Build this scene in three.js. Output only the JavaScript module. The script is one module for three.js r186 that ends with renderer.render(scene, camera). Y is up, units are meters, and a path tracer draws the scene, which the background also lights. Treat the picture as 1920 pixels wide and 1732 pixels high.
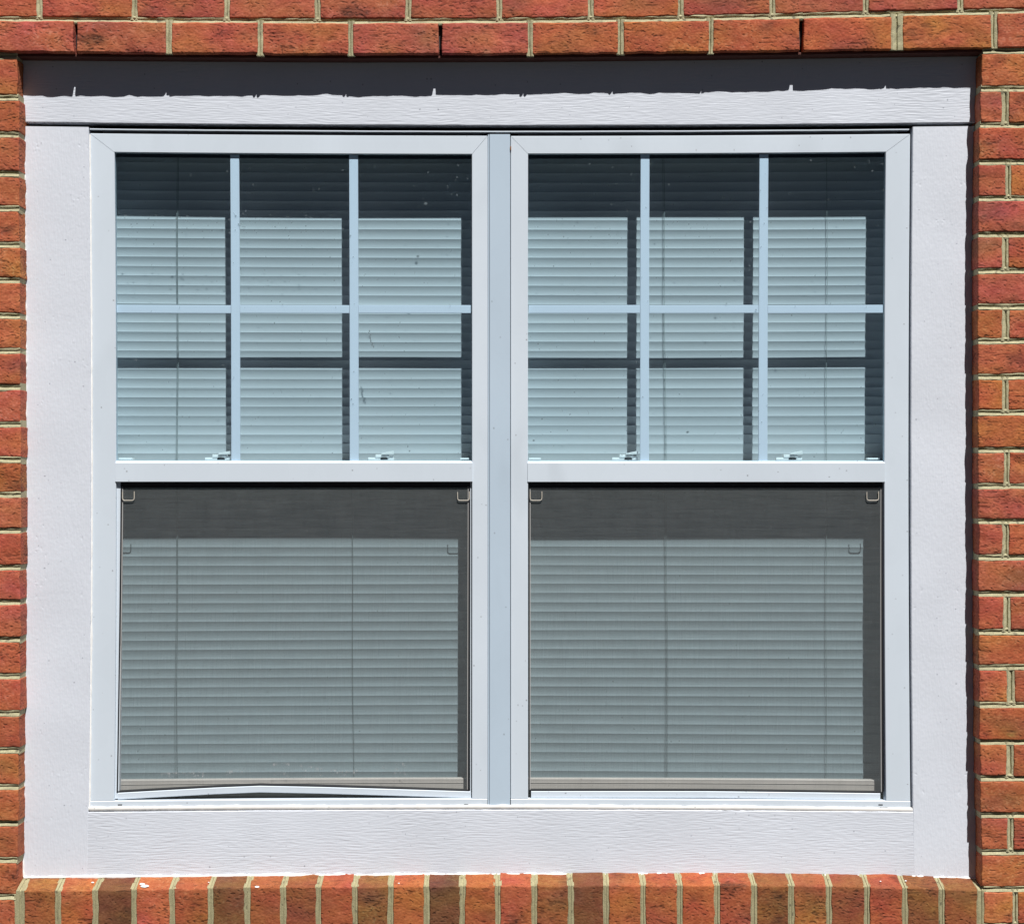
import * as THREE from 'three';
import { ImprovedNoise } from 'three/addons/math/ImprovedNoise.js';
import { mergeGeometries } from 'three/addons/utils/BufferGeometryUtils.js';

// ---------------------------------------------------------------- camera, sky, sun, exposure
const S = 0.00119, D = 3.6, IW = 1920, IH = 1732;      // metres per measured unit on the brick face, camera distance
const scene = new THREE.Scene();
const camera = new THREE.PerspectiveCamera(2 * Math.atan((IH / 2) * S / D) * 180 / Math.PI, IW / IH, 0.05, 400);
camera.position.set(0, 0, D);
camera.lookAt(0, 0, 0);
const SKY = 0.44;
const SUN = new THREE.Vector3(0.34, 1.65, 1).normalize();
{ // clear deep-blue sky, paler towards the horizon and round the sun
  const w = 256, h = 128, d = new Float32Array(w * h * 4), v = new THREE.Vector3();
  for (let j = 0; j < h; j++) for (let i = 0; i < w; i++) {
    const el = ((j + 0.5) / h - 0.5) * Math.PI, az = ((i + 0.5) / w - 0.5) * 2 * Math.PI, o = (j * w + i) * 4;
    v.set(Math.cos(el) * Math.cos(az), Math.sin(el), Math.cos(el) * Math.sin(az));
    const t = Math.pow(1 - Math.max(0, v.y), 3), c = Math.max(0, v.dot(SUN)), glow = 0.05 * Math.pow(c, 14) + 0.02 * Math.pow(c, 3);
    const up = v.y > -0.02 ? 1 : 0.5;
    d[o] = up * SKY * (0.017 + 0.040 * t + glow); d[o + 1] = up * SKY * (0.027 + 0.048 * t + glow); d[o + 2] = up * SKY * (0.075 + 0.055 * t + glow); d[o + 3] = 1;
  }
  const t = new THREE.DataTexture(d, w, h, THREE.RGBAFormat, THREE.FloatType); t.mapping = THREE.EquirectangularReflectionMapping; t.magFilter = THREE.LinearFilter; t.minFilter = THREE.LinearFilter; t.needsUpdate = true;
  scene.background = t; scene.environment = t;
}
const sun = new THREE.DirectionalLight(new THREE.Color(1, 0.98, 0.95), 5);
sun.position.copy(SUN).multiplyScalar(12); sun.castShadow = true;
sun.shadow.camera.left = sun.shadow.camera.bottom = -2.5; sun.shadow.camera.right = sun.shadow.camera.top = 2.5;
sun.shadow.camera.far = 30; sun.shadow.mapSize.set(4096, 4096); sun.shadow.bias = -0.0003;
scene.add(sun, sun.target);
const renderer = new THREE.WebGLRenderer({ antialias: true });
renderer.toneMapping = THREE.LinearToneMapping;
renderer.toneMappingExposure = 1.15;
renderer.shadowMap.enabled = true;

// ---------------------------------------------------------------- helpers
let seed = 7;
const rnd = () => { seed = (seed + 0x6d2b79f5) | 0; let t = Math.imul(seed ^ (seed >>> 15), 1 | seed); t = (t + Math.imul(t ^ (t >>> 7), 61 | t)) ^ t; return ((t ^ (t >>> 14)) >>> 0) / 4294967296; };
const rr = (a, b) => a + (b - a) * rnd();
const PN = new ImprovedNoise();
const ns = (x, y, z = 0) => PN.noise(x + 31.4, y + 17.7, z + 5.3);
const fbm = (x, y, z, o) => { let s = 0, a = 1, n = 0; for (let i = 0; i < o; i++) { s += a * ns(x, y, z + i * 7.1); n += a; a *= 0.5; x *= 2.03; y *= 2.03; } return s / n; };
const clamp = (x, a = 0, b = 1) => Math.min(b, Math.max(a, x));
const sstep = (a, b, x) => { const t = clamp((x - a) / (b - a)); return t * t * (3 - 2 * t); };
const table = (t) => (v) => { let i = 0; while (i < t.length - 2 && v > t[i + 1][0]) i++; const [a, b] = t[i], [c, d] = t[i + 1]; return b + (d - b) * (v - a) / (c - a); };

// the facade is very slightly bowed, like the joints and boards measured on it; K is that bow
const K = 1.15e-8, KW = K / (S * S);
function level(px, py) {                       // measured point -> the straight layout before the bow
  let x = px - IW / 2, y = IH / 2 - py; const X = x, Y = y;
  for (let i = 0; i < 4; i++) { const f = 1 + K * (x * x + y * y); x = X / f; y = Y / f; }
  return [x, y];
}
const wx = (px, py, z) => level(px, py)[0] * S * (D - z) / D;
const wy = (px, py, z) => level(px, py)[1] * S * (D - z) / D;
function bow(g) {
  const p = g.attributes.position;
  for (let i = 0; i < p.count; i++) { const x = p.getX(i), y = p.getY(i), f = 1 + KW * (x * x + y * y); p.setXY(i, x * f, y * f); }
  return g;
}
function finish(pos, uv, idx) {                // flat-shaded geometry with outward faces
  let vol = 0; const A = new THREE.Vector3(), B = new THREE.Vector3(), C = new THREE.Vector3();
  for (let i = 0; i < idx.length; i += 3) { A.fromArray(pos, idx[i] * 3); B.fromArray(pos, idx[i + 1] * 3); C.fromArray(pos, idx[i + 2] * 3); vol += A.dot(B.cross(C)); }
  if (vol < 0) for (let i = 0; i < idx.length; i += 3) { const t = idx[i]; idx[i] = idx[i + 1]; idx[i + 1] = t; }
  let g = new THREE.BufferGeometry();
  g.setAttribute('position', new THREE.Float32BufferAttribute(pos, 3));
  g.setAttribute('uv', new THREE.Float32BufferAttribute(uv, 2));
  g.setIndex(idx);
  return g.toNonIndexed();
}
// a bar of constant section: prof = closed list of [u, z]; axis 'x' runs along x with u = y, axis 'y' runs along y with u = x; e0/e1 give the end as a function of u (mitres)
function bar(axis, e0, e1, prof, segs = 12, wob = null) {
  const f0 = typeof e0 === 'function' ? e0 : () => e0, f1 = typeof e1 === 'function' ? e1 : () => e1;
  const pos = [], uv = [], idx = [], n = prof.length; let per = [0];
  for (let k = 1; k <= n; k++) per.push(per[k - 1] + Math.hypot(prof[k % n][0] - prof[k - 1][0], prof[k % n][1] - prof[k - 1][1]));
  const off = rr(0, 3);
  for (let i = 0; i <= segs; i++) for (let k = 0; k <= n; k++) {
    let [u, z] = prof[k % n]; const a = f0(u) + (f1(u) - f0(u)) * i / segs;
    if (wob) { const d = wob(a, u, z); u += d[0]; z += d[1]; }
    pos.push(axis === 'x' ? a : u, axis === 'x' ? u : a, z);
    uv.push(axis === 'x' ? a + off : per[k] + off, axis === 'x' ? per[k] + off : a + off);
  }
  const m = n + 1;
  for (let i = 0; i < segs; i++) for (let k = 0; k < n; k++) { const a = i * m + k, b = a + 1, c = a + m, d = c + 1; idx.push(a, b, d, a, d, c); }
  const tri = THREE.ShapeUtils.triangulateShape(prof.map(([u, z]) => new THREE.Vector2(u, z)), []);
  for (const e of [0, segs]) for (const t of tri) { const q = t.map((k) => e * m + k); e ? idx.push(q[0], q[2], q[1]) : idx.push(q[0], q[1], q[2]); }
  // orient the caps against the first side face
  const g = fixCaps(pos, uv, idx, segs * n * 6, tri.length);
  g.computeVertexNormals();
  return g;
}
function fixCaps(pos, uv, idx, sides, caps) {
  // side faces decide by volume alone; caps by direction from the bar's middle
  const c = new THREE.Vector3(), v = new THREE.Vector3(); for (let i = 0; i < pos.length; i += 3) c.add(v.fromArray(pos, i)); c.divideScalar(pos.length / 3);
  const P = (i) => new THREE.Vector3().fromArray(pos, i * 3);
  for (let i = sides; i < idx.length; i += 3) {
    const a = P(idx[i]), b = P(idx[i + 1]), d = P(idx[i + 2]), nn = b.clone().sub(a).cross(d.clone().sub(a));
    if (nn.dot(a.clone().sub(c)) < 0) { const t = idx[i]; idx[i] = idx[i + 1]; idx[i + 1] = t; }
  }
  let vol = 0;
  for (let i = 0; i < sides; i += 3) vol += P(idx[i]).sub(c).dot(P(idx[i + 1]).sub(c).cross(P(idx[i + 2]).sub(c)));
  if (vol < 0) for (let i = 0; i < sides; i += 3) { const t = idx[i]; idx[i] = idx[i + 1]; idx[i + 1] = t; }
  const g = new THREE.BufferGeometry();
  g.setAttribute('position', new THREE.Float32BufferAttribute(pos, 3));
  g.setAttribute('uv', new THREE.Float32BufferAttribute(uv, 2));
  g.setIndex(idx);
  return g.toNonIndexed();
}
const rect = (u0, u1, zf, zb, c = 0.0012) => [[u0, zb], [u0, zf - c], [u0 + c, zf], [u1 - c, zf], [u1, zf - c], [u1, zb]];
// a bar laid out from measured edges, bowed with the facade
function bx(x0, y0, x1, y1, zf, zb, c = 0.0012, wob = null) {
  const xm = (x0 + x1) / 2, ym = (y0 + y1) / 2;
  const X0 = wx(x0, ym, zf), X1 = wx(x1, ym, zf), Y0 = wy(xm, y1, zf), Y1 = wy(xm, y0, zf);
  return bow(X1 - X0 > Y1 - Y0 ? bar('x', X0, X1, rect(Y0, Y1, zf, zb, c), Math.max(4, Math.round((X1 - X0) / (wob ? 0.02 : 0.07))), wob) : bar('y', Y0, Y1, rect(X0, X1, zf, zb, c), Math.max(4, Math.round((Y1 - Y0) / (wob ? 0.02 : 0.07))), wob));
}
function plainBox(x0, y0, z0, x1, y1, z1) { const g = new THREE.BoxGeometry(x1 - x0, y1 - y0, z1 - z0); g.translate((x0 + x1) / 2, (y0 + y1) / 2, (z0 + z1) / 2); return g.toNonIndexed(); }
const join = (l) => mergeGeometries(l.map((g) => { const q = g.index ? g.toNonIndexed() : g; for (const k of Object.keys(q.attributes)) if (!['position', 'normal', 'uv'].includes(k)) q.deleteAttribute(k); return q; }));
function thing(name, label, category, base, group) {
  const o = new THREE.Group(); o.name = name; o.position.set(...base); scene.add(o);
  o.userData = { label, category, kind: 'thing' }; if (group) o.userData.group = group;
  return o;
}
const counts = {};
function part(name, g, m, parent, label) {      // geometry in world coordinates, hung under its thing
  const o = new THREE.Mesh(g, m); const n = (counts[name] = (counts[name] ?? -1) + 1);
  o.name = n ? name + '_' + String(n).padStart(3, '0') : name;
  const p = new THREE.Vector3(); for (let q = parent; q; q = q.parent) p.add(q.position);
  g.translate(-p.x, -p.y, -p.z); o.castShadow = o.receiveShadow = true; if (label) o.userData.label = label; parent.add(o);
  return o;
}

// ---------------------------------------------------------------- procedural textures
function tex(w, h, sx, sy, f, srgb) {           // f(x, y in metres, i, j) -> grey or [r, g, b], 0..1
  const d = new Uint8Array(w * h * 4);
  for (let j = 0; j < h; j++) for (let i = 0; i < w; i++) {
    const v = f(i / w * sx, j / h * sy, i, j), o = (j * w + i) * 4;
    for (let c = 0; c < 3; c++) d[o + c] = clamp(Array.isArray(v) ? v[c] : v) * 255;
    d[o + 3] = 255;
  }
  const t = new THREE.DataTexture(d, w, h);
  t.wrapS = t.wrapT = THREE.MirroredRepeatWrapping; t.magFilter = THREE.LinearFilter; t.minFilter = THREE.LinearMipmapLinearFilter; t.generateMipmaps = true;
  if (srgb) t.colorSpace = THREE.SRGBColorSpace;
  t.repeat.set(1 / sx, 1 / sy); t.needsUpdate = true;
  return t;
}
// brick: blotchy fired clay with drag marks, pits and dark flecks
const pit = (x, y) => sstep(0.34, 0.62, ns(x * 130 + 1.5 * ns(x * 40, y * 40, 7), y * 190, 3) + 0.3 * ns(x * 12, y * 18, 9));
const fleck = (x, y) => sstep(0.34, 0.6, ns(x * 75 + 2 * ns(x * 30, y * 30), y * 170, 21) + 0.45 * ns(x * 9, y * 13, 2));
const brickMap = tex(1536, 1024, 1.5, 1.0, (x, y) => {
  const b = fbm(x * 10, y * 15, 1, 4), g = fbm(x * 80, y * 100, 4, 3), fine = ns(x * 340, y * 370, 6), soot = sstep(0.22, 0.6, fbm(x * 11, y * 17, 12, 4)), sand = sstep(-0.1, 0.5, fbm(x * 5, y * 9, 17, 3));
  const dk = clamp(0.36 * pit(x, y) + 0.34 * fleck(x, y)), pale = sstep(0.1, 0.55, ns(x * 170, y * 200, 33) + 0.4 * g);
  let r = 0.85 + 0.04 * b + 0.09 * g + 0.06 * fine, gr = 0.76 + 0.20 * b + 0.15 * g + 0.09 * fine, bl = 0.73 - 0.02 * b + 0.20 * g + 0.11 * fine;
  r += pale * 0.05; gr += pale * (0.06 + 0.10 * sand); bl += pale * (0.07 + 0.18 * sand);
  const k = 1 - 0.45 * dk - 0.27 * soot, sm = 0.6 * sstep(0.40, 0.62, fbm(x * 13, y * 16, 41, 4));
  r += (0.86 - r) * sm; gr += (1.15 - gr) * sm; bl += (1.12 - bl) * sm;
  return [r * k, gr * (k * 0.98), bl * k];
}, true);
const brickBump = tex(1536, 1024, 1.5, 1.0, (x, y) => 0.6 + 0.25 * fbm(x * 34, y * 55, 2, 4) + 0.2 * ns(x * 180, y * 240, 8) - 0.35 * pit(x, y) - 0.25 * fleck(x, y));
const mortarMap = tex(768, 768, 0.5, 0.5, (x, y) => { const a = 0.84 + 0.14 * fbm(x * 30, y * 30, 3, 4) + 0.10 * ns(x * 420, y * 420, 1); const d = sstep(0.42, 0.65, ns(x * 80, y * 80, 5)); return [a - 0.22 * d, a - 0.22 * d, a * 0.97 - 0.2 * d]; }, true);
const mortarBump = tex(768, 768, 0.5, 0.5, (x, y) => 0.5 + 0.3 * fbm(x * 90, y * 90, 3, 3) + 0.2 * ns(x * 400, y * 400, 1));
// fibre-cement board with pressed wood grain, running along u
const grainH = (x, y) => { const yy = y + 0.0018 * ns(x * 9, y * 14, 2) + 0.0010 * ns(x * 30, y * 40, 5); const a = ns(x * 26, yy * 205, 4), b = ns(x * 48, yy * 390, 8), c = ns(x * 6, y * 10, 3); return 0.5 + 0.36 * (1 - 2.4 * Math.abs(a)) * (0.75 + 0.7 * c) + 0.22 * b + 0.06 * ns(x * 300, y * 300, 2); };
const grainBump = tex(1400, 1400, 1.4, 0.6, grainH);
const dentField = (() => { const n = 1024, d = new Float32Array(n * n); for (let k = 0; k < 170; k++) { const cl = rnd() < 0.6, x = rnd() * n, y = rnd() * n, m = cl ? 7 : 1; for (let q = 0; q < m; q++) { const cx = x + (cl ? rr(-22, 22) : 0), cy = y + (cl ? rr(-12, 12) : 0), ra = rr(0.9, 2.4), am = rr(-1, 0.6), an = rr(0, 3), e = rr(0.5, 1.5); for (let j = -7; j <= 7; j++) for (let i = -7; i <= 7; i++) { const X = Math.floor(cx) + i, Y = Math.floor(cy) + j; if (X < 0 || Y < 0 || X >= n || Y >= n) continue; const u = (X - cx) * Math.cos(an) + (Y - cy) * Math.sin(an), v = -(X - cx) * Math.sin(an) + (Y - cy) * Math.cos(an); d[Y * n + X] += am * Math.exp(-(u * u * e + v * v / e) / (ra * ra)); } } } return d; })();
const stuccoBump = tex(1024, 1024, 1.0, 1.4, (x, y, i, j) => 0.5 + 0.15 * ns(x * 330, y * 55, 3) + 0.17 * fbm(x * 150, y * 150, 6, 3) + 0.5 * dentField[j * 1024 + i]);
const speckField = (n, count, r0, r1) => { const d = new Float32Array(n * n); for (let k = 0; k < count; k++) { const x = rnd() * n, y = rnd() * n, r = rr(r0, r1), a = rr(0.2, 0.8), e = rr(0.6, 1.7); for (let j = -3; j <= 3; j++) for (let i = -3; i <= 3; i++) { const X = Math.floor(x) + i, Y = Math.floor(y) + j; if (X < 0 || Y < 0 || X >= n || Y >= n) continue; const q = ((X - x) ** 2 * e + (Y - y) ** 2 / e) / (r * r); d[Y * n + X] = Math.max(d[Y * n + X], a * Math.exp(-q * q)); } } return d; };
const vSpeck = speckField(1024, 520, 0.6, 1.1), bSpeck = speckField(1024, 420, 0.6, 1.1);
const vinylTint = tex(1024, 1024, 1.6, 1.6, (x, y, i, j) => { const a = 0.94 + 0.035 * fbm(x * 5, y * 3, 2, 4) - 0.03 * sstep(0.2, 0.6, fbm(x * 11, y * 4, 8, 3)), d = vSpeck[j * 1024 + i]; return [a - 0.45 * d, a - 0.47 * d, a - 0.48 * d]; }, true);

const boardTint = tex(1024, 1024, 1.5, 1.5, (x, y, i, j) => { const a = 0.94 + 0.045 * fbm(x * 5, y * 5, 1, 5), d = bSpeck[j * 1024 + i]; return [a - 0.4 * d, a - 0.4 * d, a - 0.38 * d]; }, true);
// ---------------------------------------------------------------- materials (linear base colours)
const std = (o) => new THREE.MeshStandardMaterial(o), rgb = (r, g, b) => new THREE.Color().setRGB(r, g, b);
const M = {
  brick: std({ map: brickMap, bumpMap: brickBump, bumpScale: 0.0022, roughness: 0.9, vertexColors: true }),
  mortar: std({ color: rgb(0.64, 0.59, 0.39), map: mortarMap, bumpMap: mortarBump, bumpScale: 0.0009, roughness: 0.95 }),
  mortarSill: std({ color: rgb(0.52, 0.47, 0.29), map: mortarMap, bumpMap: mortarBump, bumpScale: 0.0009, roughness: 0.95 }),
  steel: std({ color: rgb(0.10, 0.028, 0.018), roughness: 0.7 }),
  core: std({ color: rgb(0.06, 0.055, 0.05), roughness: 1 }),
  grain: std({ color: rgb(0.80, 0.84, 0.92), map: boardTint, bumpMap: grainBump, bumpScale: 0.0006, roughness: 0.36 }),
  board: std({ color: rgb(0.80, 0.84, 0.92), map: boardTint, bumpMap: stuccoBump, bumpScale: 0.0011, roughness: 0.5 }),
  caulk: std({ color: rgb(0.86, 0.85, 0.83), roughness: 0.6 }),
  cream: std({ color: rgb(0.83, 0.81, 0.78), roughness: 0.6, map: boardTint }),
  vinyl: std({ color: rgb(0.765, 0.845, 0.93), map: vinylTint, roughness: 0.38 }),
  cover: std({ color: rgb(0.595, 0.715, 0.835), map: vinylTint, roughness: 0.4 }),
  lock: std({ color: rgb(0.93, 0.88, 0.84), roughness: 0.35 }),
  bar: std({ color: rgb(0.87, 0.85, 0.93), roughness: 0.4 }),
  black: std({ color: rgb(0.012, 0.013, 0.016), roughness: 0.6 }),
  track: std({ color: rgb(0.13, 0.13, 0.11), roughness: 0.7 }),  // sill track tone, darkened to stand in for shade
  edge: std({ color: rgb(0.45, 0.44, 0.43), roughness: 0.5 }),
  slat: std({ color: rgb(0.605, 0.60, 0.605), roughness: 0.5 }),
  cord: std({ color: rgb(0.33, 0.35, 0.34), roughness: 0.9 }),
  wire: std({ color: rgb(0.60, 0.55, 0.47), roughness: 0.45 }),
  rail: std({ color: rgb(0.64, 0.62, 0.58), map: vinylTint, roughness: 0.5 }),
  rust: std({ color: rgb(0.30, 0.13, 0.05), roughness: 0.9 }),
  room: std({ color: rgb(0.35, 0.34, 0.32), roughness: 0.9 }),
  ground: std({ color: rgb(0.018, 0.018, 0.015), roughness: 1 }),
};

// ---------------------------------------------------------------- setting
{
  const g = new THREE.PlaneGeometry(400, 400, 1, 1); g.rotateX(-Math.PI / 2);
  const o = new THREE.Mesh(g, M.ground); o.name = 'ground'; o.position.y = -2.3; o.receiveShadow = true; o.userData.kind = 'structure'; scene.add(o);
}
{
  const g = join([plainBox(-1.8, -2.3, -3.4, 1.8, -1.4, -0.32), plainBox(-1.8, 1.4, -3.4, 1.8, 1.6, -0.32), plainBox(-1.95, -2.3, -3.4, -1.8, 1.6, -0.32), plainBox(1.8, -2.3, -3.4, 1.95, 1.6, -0.32), plainBox(-1.95, -2.3, -3.55, 1.95, 1.6, -3.4)]);
  const o = new THREE.Mesh(g, M.room); o.name = 'room'; o.userData.kind = 'structure'; o.castShadow = o.receiveShadow = true; scene.add(o);
}

// ---------------------------------------------------------------- brick wall
const wall = thing('brick_wall', 'orange and red brick wall with pale mortar joints surrounding the white double window', 'wall', [0, -2.3, -0.05]);
const bX = (px) => (px - IW / 2) * S, bY = (py) => (IH / 2 - py) * S;
const RED = [0.575, 0.182, 0.112], ORANGE = [0.64, 0.222, 0.072], BROWN = [0.29, 0.145, 0.055];
const mix3 = (a, b, t) => a.map((v, i) => v + (b[i] - v) * t);
function tint(h) { const c = h <= 1 ? mix3(RED, ORANGE, h) : mix3(ORANGE, BROWN, h - 1), k = rr(0.88, 1.1); return [c[0] * k, c[1] * k * rr(0.92, 1.08), c[2] * k]; }
function lin(a, b, n) { const o = []; for (let i = 1; i < n; i++) o.push(a + (b - a) * i / n); return o; }
// rows [y, z] from top to bottom and cols [x, z] from left to right; each corner of the brick is where the two meet
function brickGeo(rows, cols, slope, xc, h, rough = 1, dim = 1) {
  const pos = [], uv = [], col = [], idx = [], c = tint(h).map((v) => v * dim), ou = rr(0, 40), ov = rr(0, 40), se = rr(0, 100), m = cols.length;
  const dents = []; if (rnd() < 0.6) for (let k = 0; k < 2; k++) dents.push([rr(cols[2][0], cols[m - 3][0]), rr(rows[rows.length - 3][0], rows[2][0]), rr(-0.5, 0.5), rr(0.012, 0.03), rr(0.001, 0.0028)]);
  rows.forEach(([y, zr], j) => cols.forEach(([x, zc], i) => {
    let z = Math.min(zr, zc), X = x, Y = y + slope * (x - xc);
    const a = 0.0020 * rough, f = 26;
    X += a * ns(x * f + se, y * f, z * f) + 0.0013 * ns(x * 120, y * 120, se); Y += a * ns(x * f, y * f + se, z * f + 9) + 0.0013 * ns(x * 120 + 9, y * 120, se);
    if (z > -0.02) { z += 0.0016 * ns(x * 30, y * 40, se) + 0.0007 * ns(x * 120, y * 120, se);
      for (const [dx, dy, an, L, dp] of dents) { const u = (x - dx) * Math.cos(an) + (y - dy) * Math.sin(an), v = -(x - dx) * Math.sin(an) + (y - dy) * Math.cos(an); z -= dp * Math.exp(-(u * u) / (L * L)) * Math.exp(-(v * v) / 0.000018) * (v > -0.003 ? 1 : 0.3); } }
    pos.push(X, Y, z); uv.push(x + ou + Math.max(0, -zc) * (i < m / 2 ? -1 : 1), y + ov + Math.max(0, -zr) * (j < rows.length / 2 ? 1 : -1));
    const t = 1 + 0.16 * ns(x * 14, y * 22, se), q = ns(x * 11, y * 18, se + 4), br = 0.45 * sstep(0.15, 0.6, ns(x * 9, y * 16, se + 9)); col.push(c[0] * t * (1 - 0.5 * br), c[1] * t * (1 + 0.25 * q - 0.25 * br), c[2] * t * (1 - 0.15 * q));
  }));
  for (let j = 0; j < rows.length - 1; j++) for (let i = 0; i < m - 1; i++) { const a = j * m + i, b = a + 1, d = a + m, e = d + 1; idx.push(a, d, e, a, e, b); }
  const g = new THREE.BufferGeometry();
  g.setAttribute('position', new THREE.Float32BufferAttribute(pos, 3)); g.setAttribute('uv', new THREE.Float32BufferAttribute(uv, 2)); g.setAttribute('color', new THREE.Float32BufferAttribute(col, 3));
  g.setIndex(idx); g.computeVertexNormals();
  return g;
}
function edgeRun(a, b, n, depth, zf) {           // positions across one direction with rounded arrises, a to b
  const s = Math.sign(b - a), r = rr(0.0022, 0.0036);
  return [[a, -depth], [a, -depth * 0.5], [a, zf - r], [a + s * r * 0.35, zf - r * 0.35], [a + s * r, zf], ...lin(a + s * r, b - s * r, n).map((v) => [v, zf]), [b - s * r, zf], [b - s * r * 0.35, zf - r * 0.35], [b, zf - r], [b, -depth * 0.5], [b, -depth]];
}
function brick(px0, py0, px1, py1, slope, h, parent = wall, depth = 0.075, out = 0) {
  const zf = out + rr(-0.0012, 0.0012), x0 = bX(px0), x1 = bX(px1), nx = Math.max(3, Math.round((x1 - x0) / 0.011));
  part('brick', brickGeo(edgeRun(bY(py0), bY(py1), 7, depth, zf), edgeRun(x0, x1, nx, depth, zf), slope, (x0 + x1) / 2, h), M.brick, parent);
}
const mortarBits = [];
// a tooled joint: sides flush, a thin struck groove running along it
function joint(axis, a0, a1, u0, u1, slope = 0, zb = -0.07, groove = 0.6, out = 0) {
  const w = u1 - u0, s1 = rr(0, 99), z0 = out - 0.0021, prof = [[u0 - 0.003, zb], [u0 - 0.003, z0 - 0.0012], [u0 + w * 0.05, z0 + 0.0006], [u0 + w * (groove - 0.13), z0 - 0.0020], [u0 + w * groove, z0 - 0.0052], [u0 + w * (groove + 0.1), z0 - 0.0012], [u0 + w * 0.9, z0], [u1 + 0.003, z0 - 0.002], [u1 + 0.003, zb]];
  const am = (a0 + a1) / 2;
  mortarBits.push(bar(axis, a0, a1, prof, Math.max(4, Math.round((a1 - a0) / 0.009)), (a, u, z) => [slope * (a - am) + 0.0012 * ns(a * 45, s1, u * 30) + 0.0007 * ns(a * 160, s1, u * 90), z > -0.03 ? 0.0012 * ns(a * 50, u * 200, s1) + 0.0006 * ns(a * 170, u * 300, s1) : 0]));
}
const J = 5.5;                                     // half a joint
// joint lines of the side courses (left and right stack), top to bottom
const yl = [104, 182, 251, 324, 390, 458, 524.5, 591, 657, 725, 794.6, 861, 927, 993.5, 1063, 1128, 1198, 1267, 1336.6, 1406, 1475, 1543, 1612, 1681, 1750, 1819];
const yr = [94.5, 165.7, 233.6, 303, 371, 439, 507, 574.7, 639, 705.7, 773.6, 843, 911, 977, 1045, 1113, 1184.8, 1251, 1322, 1391, 1459, 1528, 1597.6, 1667, 1736, 1805];
const cl = table([[90, 28], [180, 33.5], [350, 35], [600, 37], [900, 38.5], [1200, 37], [1400, 35], [1660, 31]]);
const cr = table([[90, 1844], [170, 1840], [300, 1837], [450, 1835], [900, 1835], [1200, 1836], [1350, 1838], [1500, 1840], [1660, 1843]]);
const hl = [0.7, 0.75, 0.5, 0.6, 0.65, 0.6, 0.55, 0.5, 0.55, 0.3, 0.45, 1.1, 0.1, 0.7, 0.3, 0.3, 0.6, 0.6, 0.7, 0.65, 0.65, 0.5, 0.6, 0.5, 0.5];
const hr = [0.85, 0.5, 0.9, 0.4, 0.15, 0.2, 0.2, 1.15, 0.5, 1.0, 0.95, 0.3, 0.2, 0.35, 0.3, 0.6, 0.75, 0.6, 0.95, 0.5, 0.7, 0.5, 0.6, 0.5, 0.5];
const jr = [0, 1886, 0, 1892, 0, 1886, 0, 1887, 0, 1886, 0, 1889, 0, 1887, 0, 1889, 0, 1897, 0, 1895, 0, 1896, 0, 1905, 0];
for (let i = 0; i < yl.length - 1; i++) {
  const low = yl[i] > 1660, c = low ? 26 : cl((yl[i] + yl[i + 1]) / 2), len = i % 2 ? 75 : 160;
  const e = c + rr(-1.2, 1.2);
  brick(c - len, yl[i] + J + 1, e, yl[i + 1] - J + 1, 0, hl[i]);
  if (i % 2) { brick(c - len - 172, yl[i] + J + 1, c - len - 10, yl[i + 1] - J + 1, 0, rnd()); joint('y', bY(yl[i + 1]), bY(yl[i]), bX(c - len - 10), bX(c - len)); }
}
for (let i = 0; i < yr.length - 1; i++) {
  const low = yr[i] > 1660, c = (low ? 1846 : cr((yr[i] + yr[i + 1]) / 2)) + rr(-1, 1), y0 = yr[i] + J + 0.5, y1 = yr[i + 1] - J + 0.5;
  if (jr[i]) { const w = rr(4.5, 7); brick(c, y0, jr[i] - w, y1, 0.004, hr[i]); brick(jr[i] + w, y0, jr[i] + 170, y1, 0.004, rr(0.4, 1.1)); joint('y', bY(yr[i + 1]), bY(yr[i]), bX(jr[i] - w), bX(jr[i] + w)); }
  else brick(c, y0, c + 162, y1, 0.004, hr[i]);
}
for (let i = 0; i < yl.length; i++) {
  const c = yl[i] > 1660 ? 28 : cl(yl[i]) - 1;
  joint('x', bX(-330), bX(i ? c : 30), bY(yl[i] + J + 1), bY(yl[i] - J + 1));
}
for (let i = 0; i < yr.length; i++) { const c = yr[i] > 1660 ? 1846 : cr(yr[i]) + 1; joint('x', bX(c), bX(2060), bY(yr[i] + J), bY(yr[i] - J), 0.004); }
// the courses over the opening: joint lines and heights follow the slightly sagging lintel
const yTop = table([[-180, 32], [0, 35], [320, 37.5], [640, 39.5], [960, 38], [1280, 34.5], [1600, 27], [1920, 20], [2100, 15]]);
const ySof = table([[-180, 95], [0, 98], [320, 100.5], [640, 102.5], [960, 101.5], [1280, 98.5], [1600, 94], [1840, 90.5], [2100, 86]]);
const proud = (x) => 0.0075 - 0.005 * clamp(x / 1900);
const sl = (f, x) => -(f(x + 60) - f(x - 60)) / 120;
const j2 = [-30, 142, 317, 488, 658, 826, 994, 1164, 1333, 1503, 1683, 1865, 2038], w2 = [5, 3.4, 5, 4.5, 4, 3.4, 4, 5, 4, 3.6, 10.5, 6, 5], weep = new Set([142, 826, 1503]);
const h2 = [0.25, 0.2, 0.45, 0.5, 0.12, 0.05, 0.85, 0.9, 0.9, 0.95, 0.9, 0.5];
for (let i = 0; i < 12; i++) {
  const xm = (j2[i] + j2[i + 1]) / 2, x0 = j2[i] + w2[i], x1 = j2[i + 1] - w2[i + 1];
  brick(x0, yTop(xm) + J, x1, ySof(xm), sl(ySof, xm), h2[i], wall, 0.09, proud(xm));
}
for (let i = 0; i < 13; i++) if (!weep.has(j2[i])) joint('y', bY(ySof(j2[i]) + rr(0.5, 4)), bY(yTop(j2[i])), bX(j2[i] - w2[i]), bX(j2[i] + w2[i]), 0, -0.07, 0.45, proud(j2[i]));
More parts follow.
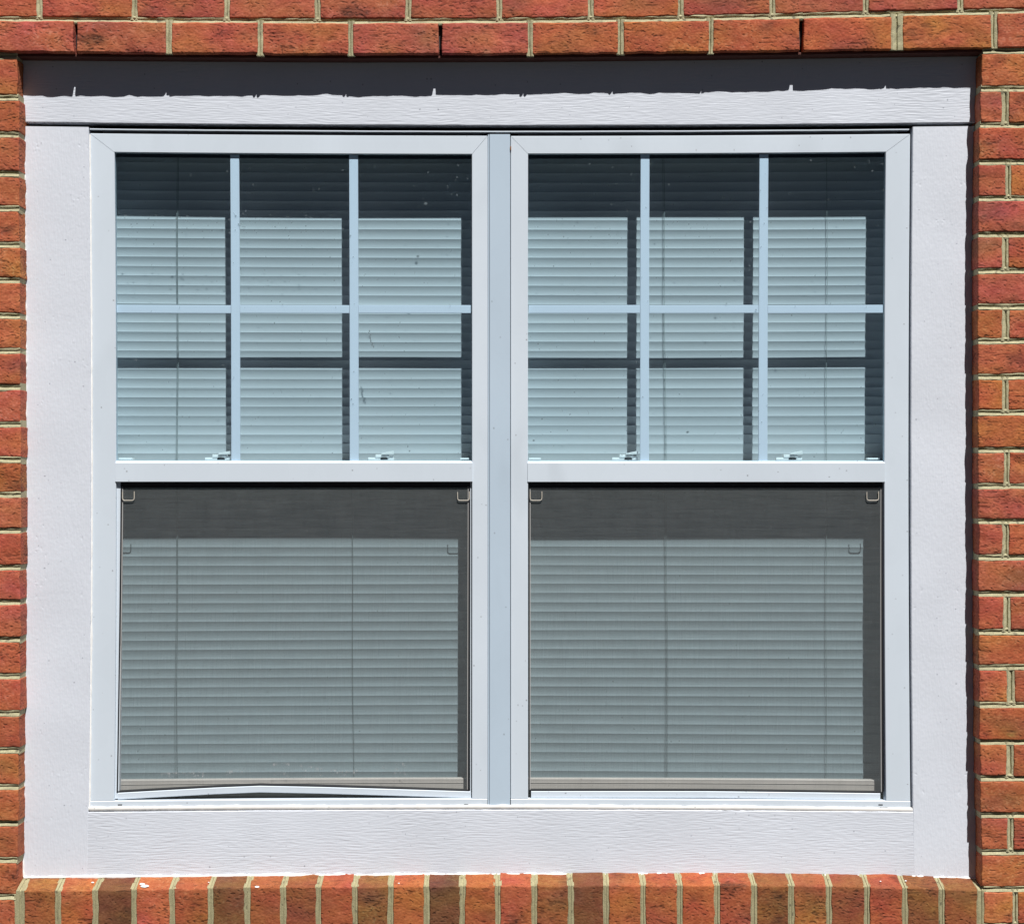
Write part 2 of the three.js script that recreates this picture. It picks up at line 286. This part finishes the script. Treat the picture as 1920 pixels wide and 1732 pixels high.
const j1 = [-98, 73, 251, 425, 595, 765, 936, 1108, 1277, 1449, 1624, 1802, 1975], h1 = [0.55, 0.55, 0.35, 0.25, 0.25, 0.4, 0.4, 0.85, 0.45, 0.2, 0.25, 0.25];
for (let i = 0; i < 12; i++) { const xm = (j1[i] + j1[i + 1]) / 2; brick(j1[i] + 5, yTop(xm) - 68, j1[i + 1] - 5, yTop(xm) - J, sl(yTop, xm), h1[i]); }
for (const x of j1) joint('y', bY(yTop(x)), bY(yTop(x) - 74), bX(x - 5), bX(x + 5), 0, -0.07, 0.5);
for (let i = 0; i < 12; i++) { const a = -150 + i * 184, b = a + 184, m = (a + b) / 2; for (const o of [0, -73]) joint('x', bX(a), bX(b), bY(yTop(m) + J + o), bY(yTop(m) - J + o), sl(yTop, m)); }
for (let i = 0; i < 12; i++) { const a = -30 + i * 172; brick(a, yTop(a + 80) - 136, a + 162, yTop(a + 80) - 79, sl(yTop, a + 80), rnd()); }   // the next course up, just out of view
for (const x of weep) part('weep_shade', bar('y', bY(ySof(x) - 12), bY(yTop(x)), rect(bX(x - 4), bX(x + 4), -0.016, -0.03, 0.0003), 2), M.black, wall);  // added black strips painting the dark depth of the open weep joints
const mortar = part('mortar', join(mortarBits), M.mortar, wall);
part('steel_lintel', join([...Array(11)].map((_, i) => { const a = 26 + i * 165.5, b = a + 165.5; return bar('x', bX(a), bX(b), rect(bY(ySof((a + b) / 2) + 5.5), bY(ySof((a + b) / 2) + 0.5), -0.0095, -0.09, 0.001), 2, (q, u) => [sl(ySof, (a + b) / 2) * (q - bX((a + b) / 2)), 0]); })), M.steel, wall, 'dark red primed steel lintel edge under the top bricks');
// the wall body behind the brick skin, with the opening left free
part('wall_core', join([plainBox(-1.75, 0.78, -0.32, 1.75, 1.5, -0.078), plainBox(-1.75, -1.6, -0.32, 1.75, -0.80, -0.078), plainBox(-1.75, -0.80, -0.32, -0.955, 0.78, -0.078), plainBox(0.905, -0.80, -0.32, 1.75, 0.78, -0.078), plainBox(-0.04, -0.80, -0.32, -0.015, 0.78, -0.1)]), M.core, wall);
// sloping rowlock sill: bricks on edge, tops falling towards the front
const js = [40, 107, 178.6, 250, 322, 394, 463, 530.6, 597, 665, 732, 799, 867, 933, 1002, 1070, 1137, 1206, 1275, 1345, 1414, 1484.6, 1555, 1626.6, 1697, 1767, 1838];
const hs = [1.1, 0.7, 1.75, 0.35, 0.9, 1.6, 1.0, 1.3, 0.5, 1.5, 0.8, 2.0, 0.8, 0.4, 1.2, 1.6, 0.8, 1.0, 0.7, 0.5, 1.3, 1.0, 1.3, 0.6, 1.4, 1.2, 1.7];
const yEdge = table([[0, 1671], [140, 1670], [480, 1664], [960, 1661], [1400, 1660], [1640, 1663], [1840, 1670]]);
const sillBits = [];
for (let i = 0; i < js.length; i++) {
  const x = js[i], w = i === 0 || i === 26 ? 5 : rr(4.6, 6), y = bY(yEdge(x)), X0 = bX(i === 0 ? 27 : x - w), X1 = bX(i === 26 ? 1848 : x + w), zf = -0.0028;
  const prof = [[y + 0.017, -0.056], [y + 0.0005, zf - 0.001], [y - 0.001, zf], [bY(1748), zf], [bY(1748), -0.07], [y - 0.03, -0.07]];
  const s1 = rr(0, 90);                          // bar along x is short; the section carries the slope
  const strips = [[0, 0], [0.12, 0.001], [0.45, 0.0012], [0.55, -0.003], [0.64, 0.0004], [0.88, 0.001], [1, 0]];
  for (let k = 0; k < 6; k++) { const a = X0 + (X1 - X0) * strips[k][0] - (k ? 0 : 0.002), b = X0 + (X1 - X0) * strips[k + 1][0] + (k === 5 ? 0.002 : 0), d = (strips[k][1] + strips[k + 1][1]) / 2; sillBits.push(bar('x', a, b, prof.map(([u, z]) => [u + (z > -0.06 ? d * 0.8 : 0), z + (z > -0.01 ? d : 0)]), 1, (q, u, z) => [0.0008 * ns(q * 60, u * 60, s1), z > -0.02 ? 0.0012 * ns(q * 90, u * 50, s1) : 0])); }
}
const sill = part('brick_sill', join(sillBits), M.mortarSill, wall, 'sloping sill of bricks on edge below the window');
for (let i = 0; i < 26; i++) {
  const x0 = bX(js[i] + 5), x1 = bX(js[i + 1] - 5), xm = (js[i] + js[i + 1]) / 2, y = bY(yEdge(xm)), yb = bY(1742), zf = rr(-0.0012, 0.0012), r = 0.003, ri = 0.018 + rr(-0.001, 0.001);
  const rows = [[y + ri, -0.056], [y + ri * 0.8, -0.045], [y + ri * 0.6, -0.034], [y + ri * 0.4, -0.023], [y + ri * 0.2, -0.012], [y + 0.0008, zf - r], [y - r * 0.3, zf - r * 0.3], [y - r, zf], ...lin(y - r, yb, 8).map((v) => [v, zf]), [yb, zf], [yb, -0.06]];
  part('brick', brickGeo(rows, edgeRun(x0, x1, 5, 0.06, zf), sl(yEdge, xm), (x0 + x1) / 2, Math.min(2, hs[i] + 0.3), 1.1, 0.88).translate(0, 0, 0), M.brick, sill);
}
// stray paint dabs on the sill bricks
{
  const dabs = [];
  for (const [x, y, a, b] of [[269, 1662, 8, 3.6], [263, 1658, 5, 2.5], [481, 1666, 4, 2.6], [747, 1657, 2, 1.2], [1703, 1652, 2, 1.4], [1655, 1653, 1.6, 1.1], [168, 1655, 3, 1.6], [388, 1655, 1.5, 1]]) {
    const g = new THREE.SphereGeometry(1, 14, 8); g.scale(a * S, b * S, 0.0012); const p = g.attributes.position;
    for (let i = 0; i < p.count; i++) { const q = 1 + 0.5 * ns(p.getX(i) * 400, p.getY(i) * 500, x); p.setXY(i, p.getX(i) * q, p.getY(i) * q); }
    const d = Math.max(0, (yEdge(x) - y) * S); g.rotateX(-1.15); g.translate(bX(x), bY(yEdge(x)) + d * 0.62 + 0.0012, -0.002 - d * 1.25); g.computeVertexNormals(); dabs.push(g);
  }
  const o = part('paint_dabs', join(dabs), M.caulk, wall, 'dried white paint dabs on the brick sill'); o.userData.kind = 'stuff';
}

// ---------------------------------------------------------------- painted board surround
const ZH = -0.046, ZS = -0.049, ZF = -0.0565;
const trim = thing('window_surround', 'white painted board surround with pressed wood grain framing both windows inside the brick', 'window trim', [0, -0.94, -0.06]);
const soft = (n) => (a, u, z) => [z > -0.055 ? 0.0005 * ns(a * 18, u * 9, n) : 0, z > -0.055 ? 0.0006 * ns(a * 9, u * 20, n) : 0];
part('head_board', bx(34, 96, 1836, 235, ZH, ZH - 0.028, 0.0015, soft(1)), M.grain, trim);
part('side_board', bx(40, 237.5, 169, 1645, ZS, ZS - 0.025, 0.0014, soft(2)), M.board, trim);
part('side_board', bx(1708.5, 237, 1840, 1645, ZS, ZS - 0.025, 0.0014, soft(3)), M.board, trim);
part('bottom_board', bx(163.5, 1518, 1713.5, 1645, ZS - 0.0005, ZS - 0.025, 0.0012, soft(4)), M.grain, trim);
// caulk and paint ridges: along the sill bricks, down the left brick edge, under the window
function bead(axis, a0, a1, ufun, r, zc, n, amp, sd) {
  const pos = [], uv = [], idx = [], q = 7;
  for (let i = 0; i <= n; i++) { const t = a0 + (a1 - a0) * i / n, u = ufun(t), rad = r * (1 + amp * (ns(t * 40, sd) + 0.8 * ns(t * 130, sd + 4)) + 0.9 * amp * Math.max(0, ns(t * 15, sd + 8))); for (let k = 0; k <= q; k++) { const an = Math.PI * 2 * k / q, du = Math.cos(an) * rad, z = zc + Math.sin(an) * rad * 0.7; pos.push(axis === 'x' ? t : u + du, axis === 'x' ? u + du : t, z); uv.push(t, k * 0.003); } }
  for (let i = 0; i < n; i++) for (let k = 0; k < q; k++) { const a = i * (q + 1) + k, b = a + 1, c = a + q + 1, d = c + 1; axis === 'x' ? idx.push(a, b, d, a, d, c) : idx.push(a, d, b, a, c, d); }
  const g = new THREE.BufferGeometry(); g.setAttribute('position', new THREE.Float32BufferAttribute(pos, 3)); g.setAttribute('uv', new THREE.Float32BufferAttribute(uv, 2)); g.setIndex(idx); g.computeVertexNormals(); return g.toNonIndexed();
}
const zk = (D - ZS) / D;
const yBead = table([[40, 1645], [300, 1643], [960, 1639.5], [1600, 1643], [1825, 1647]]);
part('caulk_bead', bead('x', bX(44) * zk, bX(1832) * zk, (t) => bY(yBead(t / zk / S + 960)) * zk, 0.0034, ZS + 0.0006, 520, 0.8, 3), M.caulk, trim);
const xBead = table([[170, 42], [260, 46], [600, 48.5], [900, 49], [1200, 47.5], [1400, 45], [1650, 44]]);
part('caulk_bead', bead('y', bY(1643) * zk, bY(176) * zk, (t) => bX(xBead(866 - t / zk / S) - 2) * zk, 0.003, ZS + 0.0003, 400, 0.8, 8), M.caulk, trim);
const zk2 = (D - ZF) / D, yBead2 = table([[160, 1516], [500, 1513.5], [960, 1512.3], [1400, 1514.5], [1712, 1518]]), xBead2 = table([[240, 168], [600, 171], [900, 172], [1200, 171], [1520, 167.5]]);
part('caulk_bead', bead('x', bX(164) * zk2, bX(1711) * zk2, (t) => bY(yBead2(t / zk2 / S + 960)) * zk2, 0.0056, ZS - 0.0046, 380, 0.3, 14), M.cream, trim);
part('caulk_bead', bead('y', bY(1513) * zk2, bY(252) * zk2, (t) => bX(xBead2(866 - t / zk2 / S)) * zk2, 0.0022, ZS - 0.0065, 260, 0.35, 21), M.caulk, trim);
part('mullion_cover', join([bx(917.5, 251.5, 956.5, 1511, ZF + 0.0022, ZF - 0.03, 0.0014), bx(914.8, 252, 917, 1511, ZF + 0.0012, ZF - 0.03, 0.0006)]), M.cover, trim);
part('drip_lip', bx(168, 245.3, 1705, 247.6, -0.0525, -0.075, 0.0004, (a, u, z) => [0.0004 * ns(a * 7, 3) + 0.0002 * ns(a * 40, 3), 0]), M.vinyl, trim);

// ---------------------------------------------------------------- glass, screens
function dirtTex(sd, screen) {
  const n = 1024, d = new Float32Array(n * n);
  const blob = (x, y, r, k, e = 1, an = 0) => { for (let j = Math.max(0, y - 3 * r | 0); j < Math.min(n, y + 3 * r + 1); j++) for (let i = Math.max(0, x - 3 * r | 0); i < Math.min(n, x + 3 * r + 1); i++) { const u = (i - x) * Math.cos(an) + (j - y) * Math.sin(an), v = -(i - x) * Math.sin(an) + (j - y) * Math.cos(an), q = (u * u + v * v * e * e) / (r * r); if (q < 4) d[j * n + i] = Math.max(d[j * n + i], k * Math.exp(-q)); } };
  return { n, d, blob };
}
const asTex = (n, f, srgb) => { const t = tex(n, n, 1, 1, (x, y, i, j) => f(j * n + i), srgb); t.wrapS = t.wrapT = THREE.ClampToEdgeWrapping; return t; };
function paneMaterial(sd, marks, clean = 1, tone = [0.883, 0.95, 0.976]) {
  const { n, d, blob } = dirtTex();
  for (let k = 0; k < 170 * clean; k++) blob(rnd() * n, rnd() * n, rr(1.1, 2.4), rr(0.15, 0.6), rr(1, 2.2), rr(0, 3));
  for (let k = 0; k < 26 * clean; k++) { const x = rnd() * n, y = rnd() * n, a = rr(1, 2.1), L = rr(4, 12); for (let q = 0; q < L; q++) blob(x + q * Math.cos(a) + 2 * Math.sin(q * 0.3), y + q * Math.sin(a), 0.9, 0.16); }
  for (const [x, y, r, k, e, an] of marks) blob(x * n, (1 - y) * n, r, k, e, an);
  return new THREE.MeshPhysicalMaterial({ color: 0xffffff, transmission: 1, thickness: 0, roughness: 0, ior: 1.5, specularIntensity: 0.7,
    map: asTex(n, (o) => { const k = d[o]; return tone.map((v) => v - 0.6 * k); }, true), transmissionMap: asTex(n, (o) => 1 - 0.8 * d[o]) });
}
function screenMaterial(sd, spatter) {
  const { n, d, blob } = dirtTex();
  for (let k = 0; k < 60; k++) blob(rnd() * n, rnd() * n, 1.2, rr(0.1, 0.35));
  if (spatter) for (let k = 0; k < 210; k++) {   // short pale splash streaks just above the bottom bar
    const x = rr(0.12, 0.83), top = 0.062 + 0.03 * sstep(0.12, 0.4, x) * (0.6 + 0.4 * Math.sin(x * 17)); if (ns(x * 21, 3) < -0.22) continue;
    const y = rnd() < 0.55 ? top : rr(0.052, top), L = rr(1, 7), a = rr(0.25, 0.8); for (let q = 0; q < L; q += 1.5) if (rnd() < 0.75) blob(x * n + rr(-0.4, 0.4), y * n - q, rr(1.25, 1.8), a * rr(0.5, 1), 1, 0);
  }
  const w = (o) => { const i = o % n, j = (o / n) | 0; return 0.05 * ns(i * 0.45, j * 0.012, sd) + 0.085 * ns(i * 0.014, j * 0.42, sd + 3) + 0.03 * ns(i * 0.02, j * 0.02, sd + 5); };
  return std({ transparent: true, side: THREE.DoubleSide, roughness: 0.8, color: rgb(1, 1, 1), map: asTex(n, (o) => { const k = d[o]; return [0.47 + 0.53 * k, 0.485 + 0.51 * k, 0.49 + 0.51 * k]; }, true), alphaMap: asTex(n, (o) => 0.29 + w(o) + 0.9 * d[o]) });
}
function sheet(corners, z, th, nseg = 6) {      // thin pane from four measured corners (tl, tr, br, bl), bowed with the facade, uv 0..1
  const P = corners.map(([x, y]) => [wx(x, y, z), wy(x, y, z)]), g = new THREE.PlaneGeometry(1, 1, nseg, nseg), p = g.attributes.position;
  for (let i = 0; i < p.count; i++) { const u = p.getX(i) + 0.5, v = 0.5 - p.getY(i); const q = [0, 1].map((c) => (P[0][c] * (1 - u) + P[1][c] * u) * (1 - v) + (P[3][c] * (1 - u) + P[2][c] * u) * v); p.setXYZ(i, q[0], q[1], z); }
  bow(g); g.computeVertexNormals(); return g;
}
// a thin strip through measured points, w wide
function strip(pts, w, z, zb) {
  const gs = [];
  for (let i = 0; i < pts.length - 1; i++) {
    const [x0, y0] = pts[i], [x1, y1] = pts[i + 1], vert = Math.abs(y1 - y0) > Math.abs(x1 - x0);
    const A = [wx(x0, y0, z), wy(x0, y0, z)], B = [wx(x1, y1, z), wy(x1, y1, z)], h = w * S / 2;
    if (vert) { const k = (B[0] - A[0]) / (B[1] - A[1]), lo = Math.min(A[1], B[1]), hi = Math.max(A[1], B[1]); gs.push(bow(bar('y', lo, hi, rect(A[0] - h, A[0] + h, z, zb, 0.0003), 8, (a) => [k * (a - A[1]), 0]))); }
    else { const k = (B[1] - A[1]) / (B[0] - A[0]); gs.push(bow(bar('x', A[0], B[0], rect(A[1] - h, A[1] + h, z, zb, 0.0004), 8, (a) => [k * (a - A[0]), 0]))); }
  }
  return join(gs);
}

// ---------------------------------------------------------------- the two hung windows
const GW = 'twin hung windows';
function makeWindow(c) {
  const w = thing('sash_window', c.label, 'window', [wx((c.x0 + c.x1) / 2, 866, ZF), wy((c.x0 + c.x1) / 2, 1511, ZF), ZF], GW);
  if (c.name) w.name = c.name;
  const zl = ZF - 0.015;                        // back of the front lip; behind it the frame widens
  const X0 = wx(c.x0, 866, ZF), X1 = wx(c.x1, 866, ZF), I0 = wx(c.i0, 866, ZF), I1 = wx(c.i1, 866, ZF), xm = (c.x0 + c.x1) / 2;
  const YT = wy(xm, c.yt, ZF), YI = wy(xm, c.yi, ZF), YS = wy(xm, 1497.5, ZF), YB = wy(xm, 1511.5, ZF), g = 0.0004;
  const mit = (a, b, ya, yb) => (u) => ya + (yb - ya) * (u - a) / (b - a);
  part('frame_jamb', bow(bar('y', YS, mit(X0, I0, YT - g, YI - g), rect(X0, I0, ZF, zl, 0.0011), 26)), M.vinyl, w);
  part('frame_jamb', bow(bar('y', YS, mit(X1, I1, YT - g, YI - g), rect(I1, X1, ZF, zl, 0.0011), 26)), M.vinyl, w);
  part('frame_head', bow(bar('x', (u) => X0 + g + (I0 - X0) * (u - YT) / (YI - YT), (u) => X1 - g + (I1 - X1) * (u - YT) / (YI - YT), rect(YI, YT, ZF, zl, 0.0011), 16)), M.vinyl, w);
  const sillPart = part('frame_sill', bow(join([bar('x', X0 + 0.0005, X1 - 0.0005, rect(YB, YS - 0.0008, ZF + 0.002, zl, 0.0016), 16)])), M.vinyl, w);
  part('shaded_sill_track', bow(bar('x', X0 + 0.01, X1 - 0.01, rect(YB, wy(xm, 1487, ZF), zl - 0.004, zl - 0.06, 0.001), 8)), M.track, w);  // dark colour paints the shade in the gap below the screen bar
  for (const x of c.weeps) part('weep_slot', bx(x - 4, 1507.6, x + 4, 1509.6, ZF + 0.0024, ZF, 0.0001), M.black, sillPart);
  // deep liner between the front lip and the room
  const L0 = I0 - 0.028, L1 = I1 + 0.028, LT = YI + 0.03;
  part('frame_liner', bow(join([bar('y', YS - 0.01, LT, rect(L0 - 0.008, L0, zl, -0.3, 0.0005), 4), bar('y', YS - 0.01, LT, rect(L1, L1 + 0.008, zl, -0.3, 0.0005), 4), bar('x', L0 - 0.008, L1 + 0.008, rect(LT, LT + 0.01, zl, -0.3, 0.0005), 4), bar('x', L0 - 0.008, L1 + 0.008, rect(YB - 0.004, YS - 0.011, zl, -0.3, 0.0005), 4)])), M.vinyl, w);
  // upper sash: rail with lit ledge, one pane, grid bars behind the glass
  const ry0 = wy(xm, c.r0, ZF), ry1 = wy(xm, c.r1, ZF);
  const railProf = [[ry1, ZF - 0.042], [ry1, ZF + 0.0008], [ry1 + 0.0012, ZF + 0.002], [ry0 - 0.0022, ZF + 0.002], [ry0, ZF - 0.0006], [ry0 + 0.0034, ZF - 0.008], [ry0 + 0.0034, ZF - 0.012], [ry0 - 0.003, ZF - 0.042]];
  const up = part('upper_sash', bow(bar('x', I0 - 0.001, I1 + 0.001, railProf, 14)), M.vinyl, w);
  part('pane', sheet([[c.i0 - 3, c.yi - 3], [c.i1 + 3, c.yi - 3], [c.i1 + 3, c.r0], [c.i0 - 3, c.r0]], ZF - 0.0055), c.glass, up);
  const zm = ZF - 0.0072;
  for (const x of c.mv) part('grid_bar', bx(x - 8.3, c.yi + 2, x + 8.3, c.r0 - 1, zm, zm - 0.005, 0.0006), M.bar, up);
  part('head_shade_strip', bx(c.i0 - 2, c.yi - 4, c.i1 + 2, c.yi + 9, zm - 0.006, zm - 0.009, 0.0005), M.black, up);  // added black strip standing in for the shade under the frame head
  const hx = [c.i0 + 1.5, c.mv[0], c.mv[1], c.i1 - 2.5];
  for (let k = 0; k < 3; k++) part('grid_bar', bx(hx[k] + (k ? 8.8 : 0), 572, hx[k + 1] - (k < 2 ? 8.8 : 0), 587, zm - 0.0005, zm - 0.0045, 0.0006), M.bar, up);
  // lower sash, set further in
  const zs = -0.092, lx0 = c.i0 - 22, lx1 = c.i1 + 22;
  const low = part('lower_sash', join([bx(lx0, 1460, lx1, 1492, zs, zs - 0.016, 0.0015), bx(lx0, 863.2, lx1, 900, zs, zs - 0.03, 0.0015), bx(lx0, 900, lx0 + 18, 1457, zs, zs - 0.03, 0.001), bx(lx1 - 18, 900, lx1, 1457, zs, zs - 0.03, 0.001), bx(c.i0, 1467.6, c.i1, 1468.4, zs + 0.0012, zs - 0.002, 0.0003)]), M.rail, w);
  part('pane', sheet([[lx0 + 10, 896], [lx1 - 10, 896], [lx1 - 10, 1460], [lx0 + 10, 1460]], zs - 0.012), c.glassLow, low);
  for (const x of c.locks) {
    const z = zs + 0.004, lock = part('sash_lock', join([bx(x, 857.6, x + 48, 862.5, z, z - 0.02, 0.0008), bx(x + 14, 851.8, x + 40, 858.2, z + 0.002, z - 0.018, 0.0012), bx(x + 38, 855, x + 47, 858.3, z + 0.001, z - 0.014, 0.0008)]), M.lock, low);
    const A = [[x + 26, 851.6], [x + 48, 851], [x + 47.5, 846], [x + 38, 847.6], [x + 26, 850.2]].map(([a, b]) => new THREE.Vector2(wx(a, b, z), wy(a, b, z)));
    const lev = new THREE.ExtrudeGeometry(new THREE.Shape(A), { depth: 0.009, bevelEnabled: true, bevelSize: 0.0005, bevelThickness: 0.0008, bevelSegments: 1 }); lev.translate(0, 0, z - 0.004);
    part('lock_lever', bow(lev), M.lock, lock);
    const cyl = new THREE.CylinderGeometry(0.0088, 0.0095, 0.0042, 20); cyl.translate(wx(x + 30, 859.5, z), wy(x + 30, 859.8, z), z - 0.0035); part('lock_pivot', bow(cyl), M.black, lock);
  }
  for (const [a, b] of c.tips) part('sash_tab', bx(a, 858.3, b, 861.8, zs + 0.01, zs - 0.01, 0.0006), M.lock, low);
  // insect screen in its track
  const zsn = ZF - 0.0095;
  const scr = part('insect_screen', join(c.bar.map(([[x0, y0], [x1, y1]]) => { const a = [wx(x0, y0, zsn), wy(x0, y0, zsn)], b = [wx(x1, y1, zsn), wy(x1, y1, zsn)], k = (b[1] - a[1]) / (b[0] - a[0]); return bow(bar('x', a[0], b[0], rect(a[1] - 12.6 * S, a[1], zsn + 0.004, zsn - 0.004, 0.0012), 10, (t) => [k * (t - a[0]), 0])); })), M.vinyl, w, c.barLabel);
  part('screen_mesh', sheet(c.screen, zsn, 0), c.screenMat, scr);
  part('screen_gap_shade', join(c.black.map((p) => strip(p, 2.6, zsn + 0.0025, zsn - 0.01))), M.black, scr);  // black strips painting the shadowed gaps along the screen sides and bottom bar
  for (const p of c.light) part('screen_edge', strip(p, 1.5, zsn + 0.0012, zsn - 0.004), M.edge, scr);
  part('screen_top_shade', bx(c.i0 + 1, 904, c.i1 - 1, 914.5, zsn + 0.001, zsn - 0.004, 0.0008), M.black, scr);  // added black bar painting the shade under the meeting rail
  for (const [x0, y0, x1, y1] of c.track) part('screen_track', bx(x0, y0, x1, y1, zsn + 0.002, zl - 0.01, 0.0004), M.vinyl, w);
  for (const x of c.tabs) {
    const pts = [[x, 922], [x, 932], [x + 0.6, 936.4], [x + 4, 938], [x + 18, 938], [x + 21.4, 936.4], [x + 22, 932], [x + 22, 921]].map(([a, b]) => new THREE.Vector3(wx(a, b, zsn), wy(a, b, zsn), zsn + 0.004));
    part('pull_tab', bow(new THREE.TubeGeometry(new THREE.CatmullRomCurve3(pts, false, 'catmullrom', 0.2), 36, 0.001, 7)), M.wire, scr);
  }
  return w;
}
const leftMarks = []; for (let k = 0; k < 16; k++) leftMarks.push([0.705 + 0.012 * (k / 16) + rr(-0.003, 0.003), 0.575 + k * 0.0036, rr(1.5, 3), 0.75, rr(0.7, 1.6), rr(1, 2)]);
leftMarks.push([0.843, 0.335, 3.6, 0.8], [0.865, 0.165, 3.2, 0.7], [0.815, 0.95, 3, 0.7, 2.2, 1.5], [0.82, 0.965, 2, 0.7], [0.73, 0.41, 3, 0.3], [0.03, 0.205, 2.5, 0.6], [0.17, 0.215, 2.5, 0.6], [0.18, 0.21, 2, 0.5]);
for (let k = 0; k < 60; k++) leftMarks.push([rr(0.0, 0.62), 0.2 + Math.abs(rr(-0.06, 0.06)), rr(1, 2), rr(0.3, 0.7)]);
const rightMarks = [[0.45, 0.903, 3.4, 1.0, 1.3, 0.6], [0.02, 0.93, 2.4, 0.9], [0.57, 0.35, 2.6, 0.6], [0.9, 0.31, 2.4, 0.5, 2.5, 1.4]];
for (let k = 0; k < 30; k++) rightMarks.push([rr(0.0, 0.95), 0.21 + Math.abs(rr(-0.08, 0.08)), rr(1, 2), rr(0.25, 0.6)]);
makeWindow({
  label: 'left white vinyl hung window whose screen bottom bar is bent up', x0: 171, x1: 914.5, i0: 217, i1: 885, yt: 253, yi: 288, r0: 866, r1: 903.5, weeps: [224.5, 874], mv: [441, 663.5], locks: [384, 690], tips: [[222, 248], [863, 880]],
  bar: [[[222, 1485.5], [405, 1475.6]], [[405, 1475.6], [487, 1472.4]], [[487, 1472.4], [600, 1474.6]], [[600, 1474.6], [882, 1483]]], barLabel: 'insect screen with white bottom bar bent upwards in the middle',
  screen: [[229, 910], [880, 910], [877, 1484], [220, 1486]], black: [[[227, 905], [219.5, 1486]], [[880, 905], [878.5, 1483]], [[219, 1484.3], [405, 1474.4], [487, 1471.2], [600, 1473.4], [879, 1482]]], light: [[[229.4, 912], [222, 1484]], [[877.8, 912], [876.2, 1480]]],
  track: [[217.5, 903, 225.2, 1497], [881.6, 903, 883.4, 1497]], tabs: [230, 858], glass: paneMaterial(1, leftMarks), glassLow: paneMaterial(2, [], 0.3, [0.885, 0.945, 0.957]), screenMat: screenMaterial(4, true),
});
makeWindow({
  name: 'sash_window_001', label: 'right white vinyl hung window with a straight screen bottom bar', x0: 957.5, x1: 1704, i0: 990, i1: 1658.5, yt: 254, yi: 287.5, r0: 866.5, r1: 904, weeps: [1001.5, 1651.5], mv: [1209, 1431.5], locks: [1148, 1456], tips: [[992, 1014], [1627, 1650]],
  bar: [[[996, 1482.5], [1325, 1482.5]], [[1325, 1482.5], [1650, 1486.5]]], barLabel: 'insect screen with straight white bottom bar',
  screen: [[993, 910], [1653, 910], [1654, 1486], [993, 1484]], black: [[[991.8, 905], [991.8, 1484]], [[1654.6, 905], [1655.6, 1487]], [[991, 1481.5], [1325, 1481.5]], [[1325, 1481.5], [1656, 1485.5]]], light: [[[994, 914], [994, 1482]], [[1652.4, 914], [1653, 1484]], [[994, 915.6], [1653, 915.6]]],
  track: [[1656.2, 903, 1658.6, 1499]], tabs: [994, 1625], glass: paneMaterial(7, rightMarks), glassLow: paneMaterial(8, [], 0.3, [0.885, 0.945, 0.957]), screenMat: screenMaterial(9, false),
});

// ---------------------------------------------------------------- venetian blinds
const ZB = -0.137, GB = 'closed white blinds behind the windows';
function makeBlind(name, label, i0, i1, cords, sd) {
  const xm = (i0 + i1) / 2, X0 = wx(i0 - 19, 866, ZB), X1 = wx(i1 + 19, 866, ZB), top = wy(xm, 274, ZB), bot = wy(xm, 1478, ZB), pitch = 17.42 * S * (D - ZB) / D;
  const b = thing(name, label, 'blind', [(X0 + X1) / 2, bot, ZB], GB);
  part('head_rail', bow(bar('x', X0, X1, rect(top, top + 0.028, ZB + 0.012, ZB - 0.014, 0.001), 8)), M.slat, b);
  const n = Math.floor((top - bot) / pitch), NA = 9;
  for (let i = 0; i < n; i++) {
    const y0 = top + 0.003 - i * pitch, tilt = rr(-0.03, 0.03), sk = 0.0012 * Math.sin(i * 0.23 + sd) + rr(-0.0007, 0.0007), sag = rr(0, 0.0007), fr = [], bk = [];
    let y = y0, z = ZB + 0.002;
    for (let k = 0; k <= NA; k++) { fr.push([y, z]); const th = (-19.5 + 30 * (k + 0.5) / NA) * Math.PI / 180 + tilt; const nx = 0.0245 / NA; bk.push([y + Math.sin(th) * 0.0005, z - 0.0005]); y -= nx * Math.cos(th); z += nx * Math.sin(th); }
    part('slat', bow(bar('x', X0, X1, [...fr, ...bk.reverse()], 10, (a) => [sk * (a - X0) / (X1 - X0) - sag * Math.sin(Math.PI * (a - X0) / (X1 - X0)), 0.0006 * Math.sin(a * 5 + i)])), M.slat, b);
  }
  for (const [x, x2, dx] of cords) {
    const pts = []; for (let k = 0; k <= 20; k++) { const py = 280 + k * 60; pts.push(new THREE.Vector3(wx(x + (x2 - x) * k / 20 + 0.8 * Math.sin(k * 0.9 + x), py, ZB), wy(x, py, ZB), ZB + 0.0062)); }
    part('ladder_cord', bow(new THREE.TubeGeometry(new THREE.CatmullRomCurve3(pts), 80, 0.0006, 6)), M.cord, b);
    if (dx) { const q = pts.map((p, k) => new THREE.Vector3(p.x - 0.003 + (k > 14 ? (k - 14) * -0.0004 : 0), p.y, ZB + 0.0045)); part('lift_cord', bow(new THREE.TubeGeometry(new THREE.CatmullRomCurve3(q), 80, 0.0005, 6)), M.cord, b); }
  }
  part('bottom_rail', bow(bar('x', X0, X1, rect(bot - 0.018, bot - 0.002, ZB + 0.008, ZB - 0.012, 0.002), 8)), M.slat, b);
}
makeBlind('venetian_blind', 'closed white slatted blind hanging behind the left window with the bent screen', 217, 885, [[335, 333, 1], [656, 664, 0]], 1);
makeBlind('venetian_blind_001', 'closed white slatted blind hanging behind the right window with the straight screen', 990, 1658, [[1244, 1253, 1], [1550, 1548, 0]], 2);

// a rusty brad left at the head of the right window
{ const g = bx(956.6, 274, 958.6, 281, ZF + 0.0045, ZF, 0.0004); part('rusty_brad', g, M.rust, trim); }

renderer.render(scene, camera);
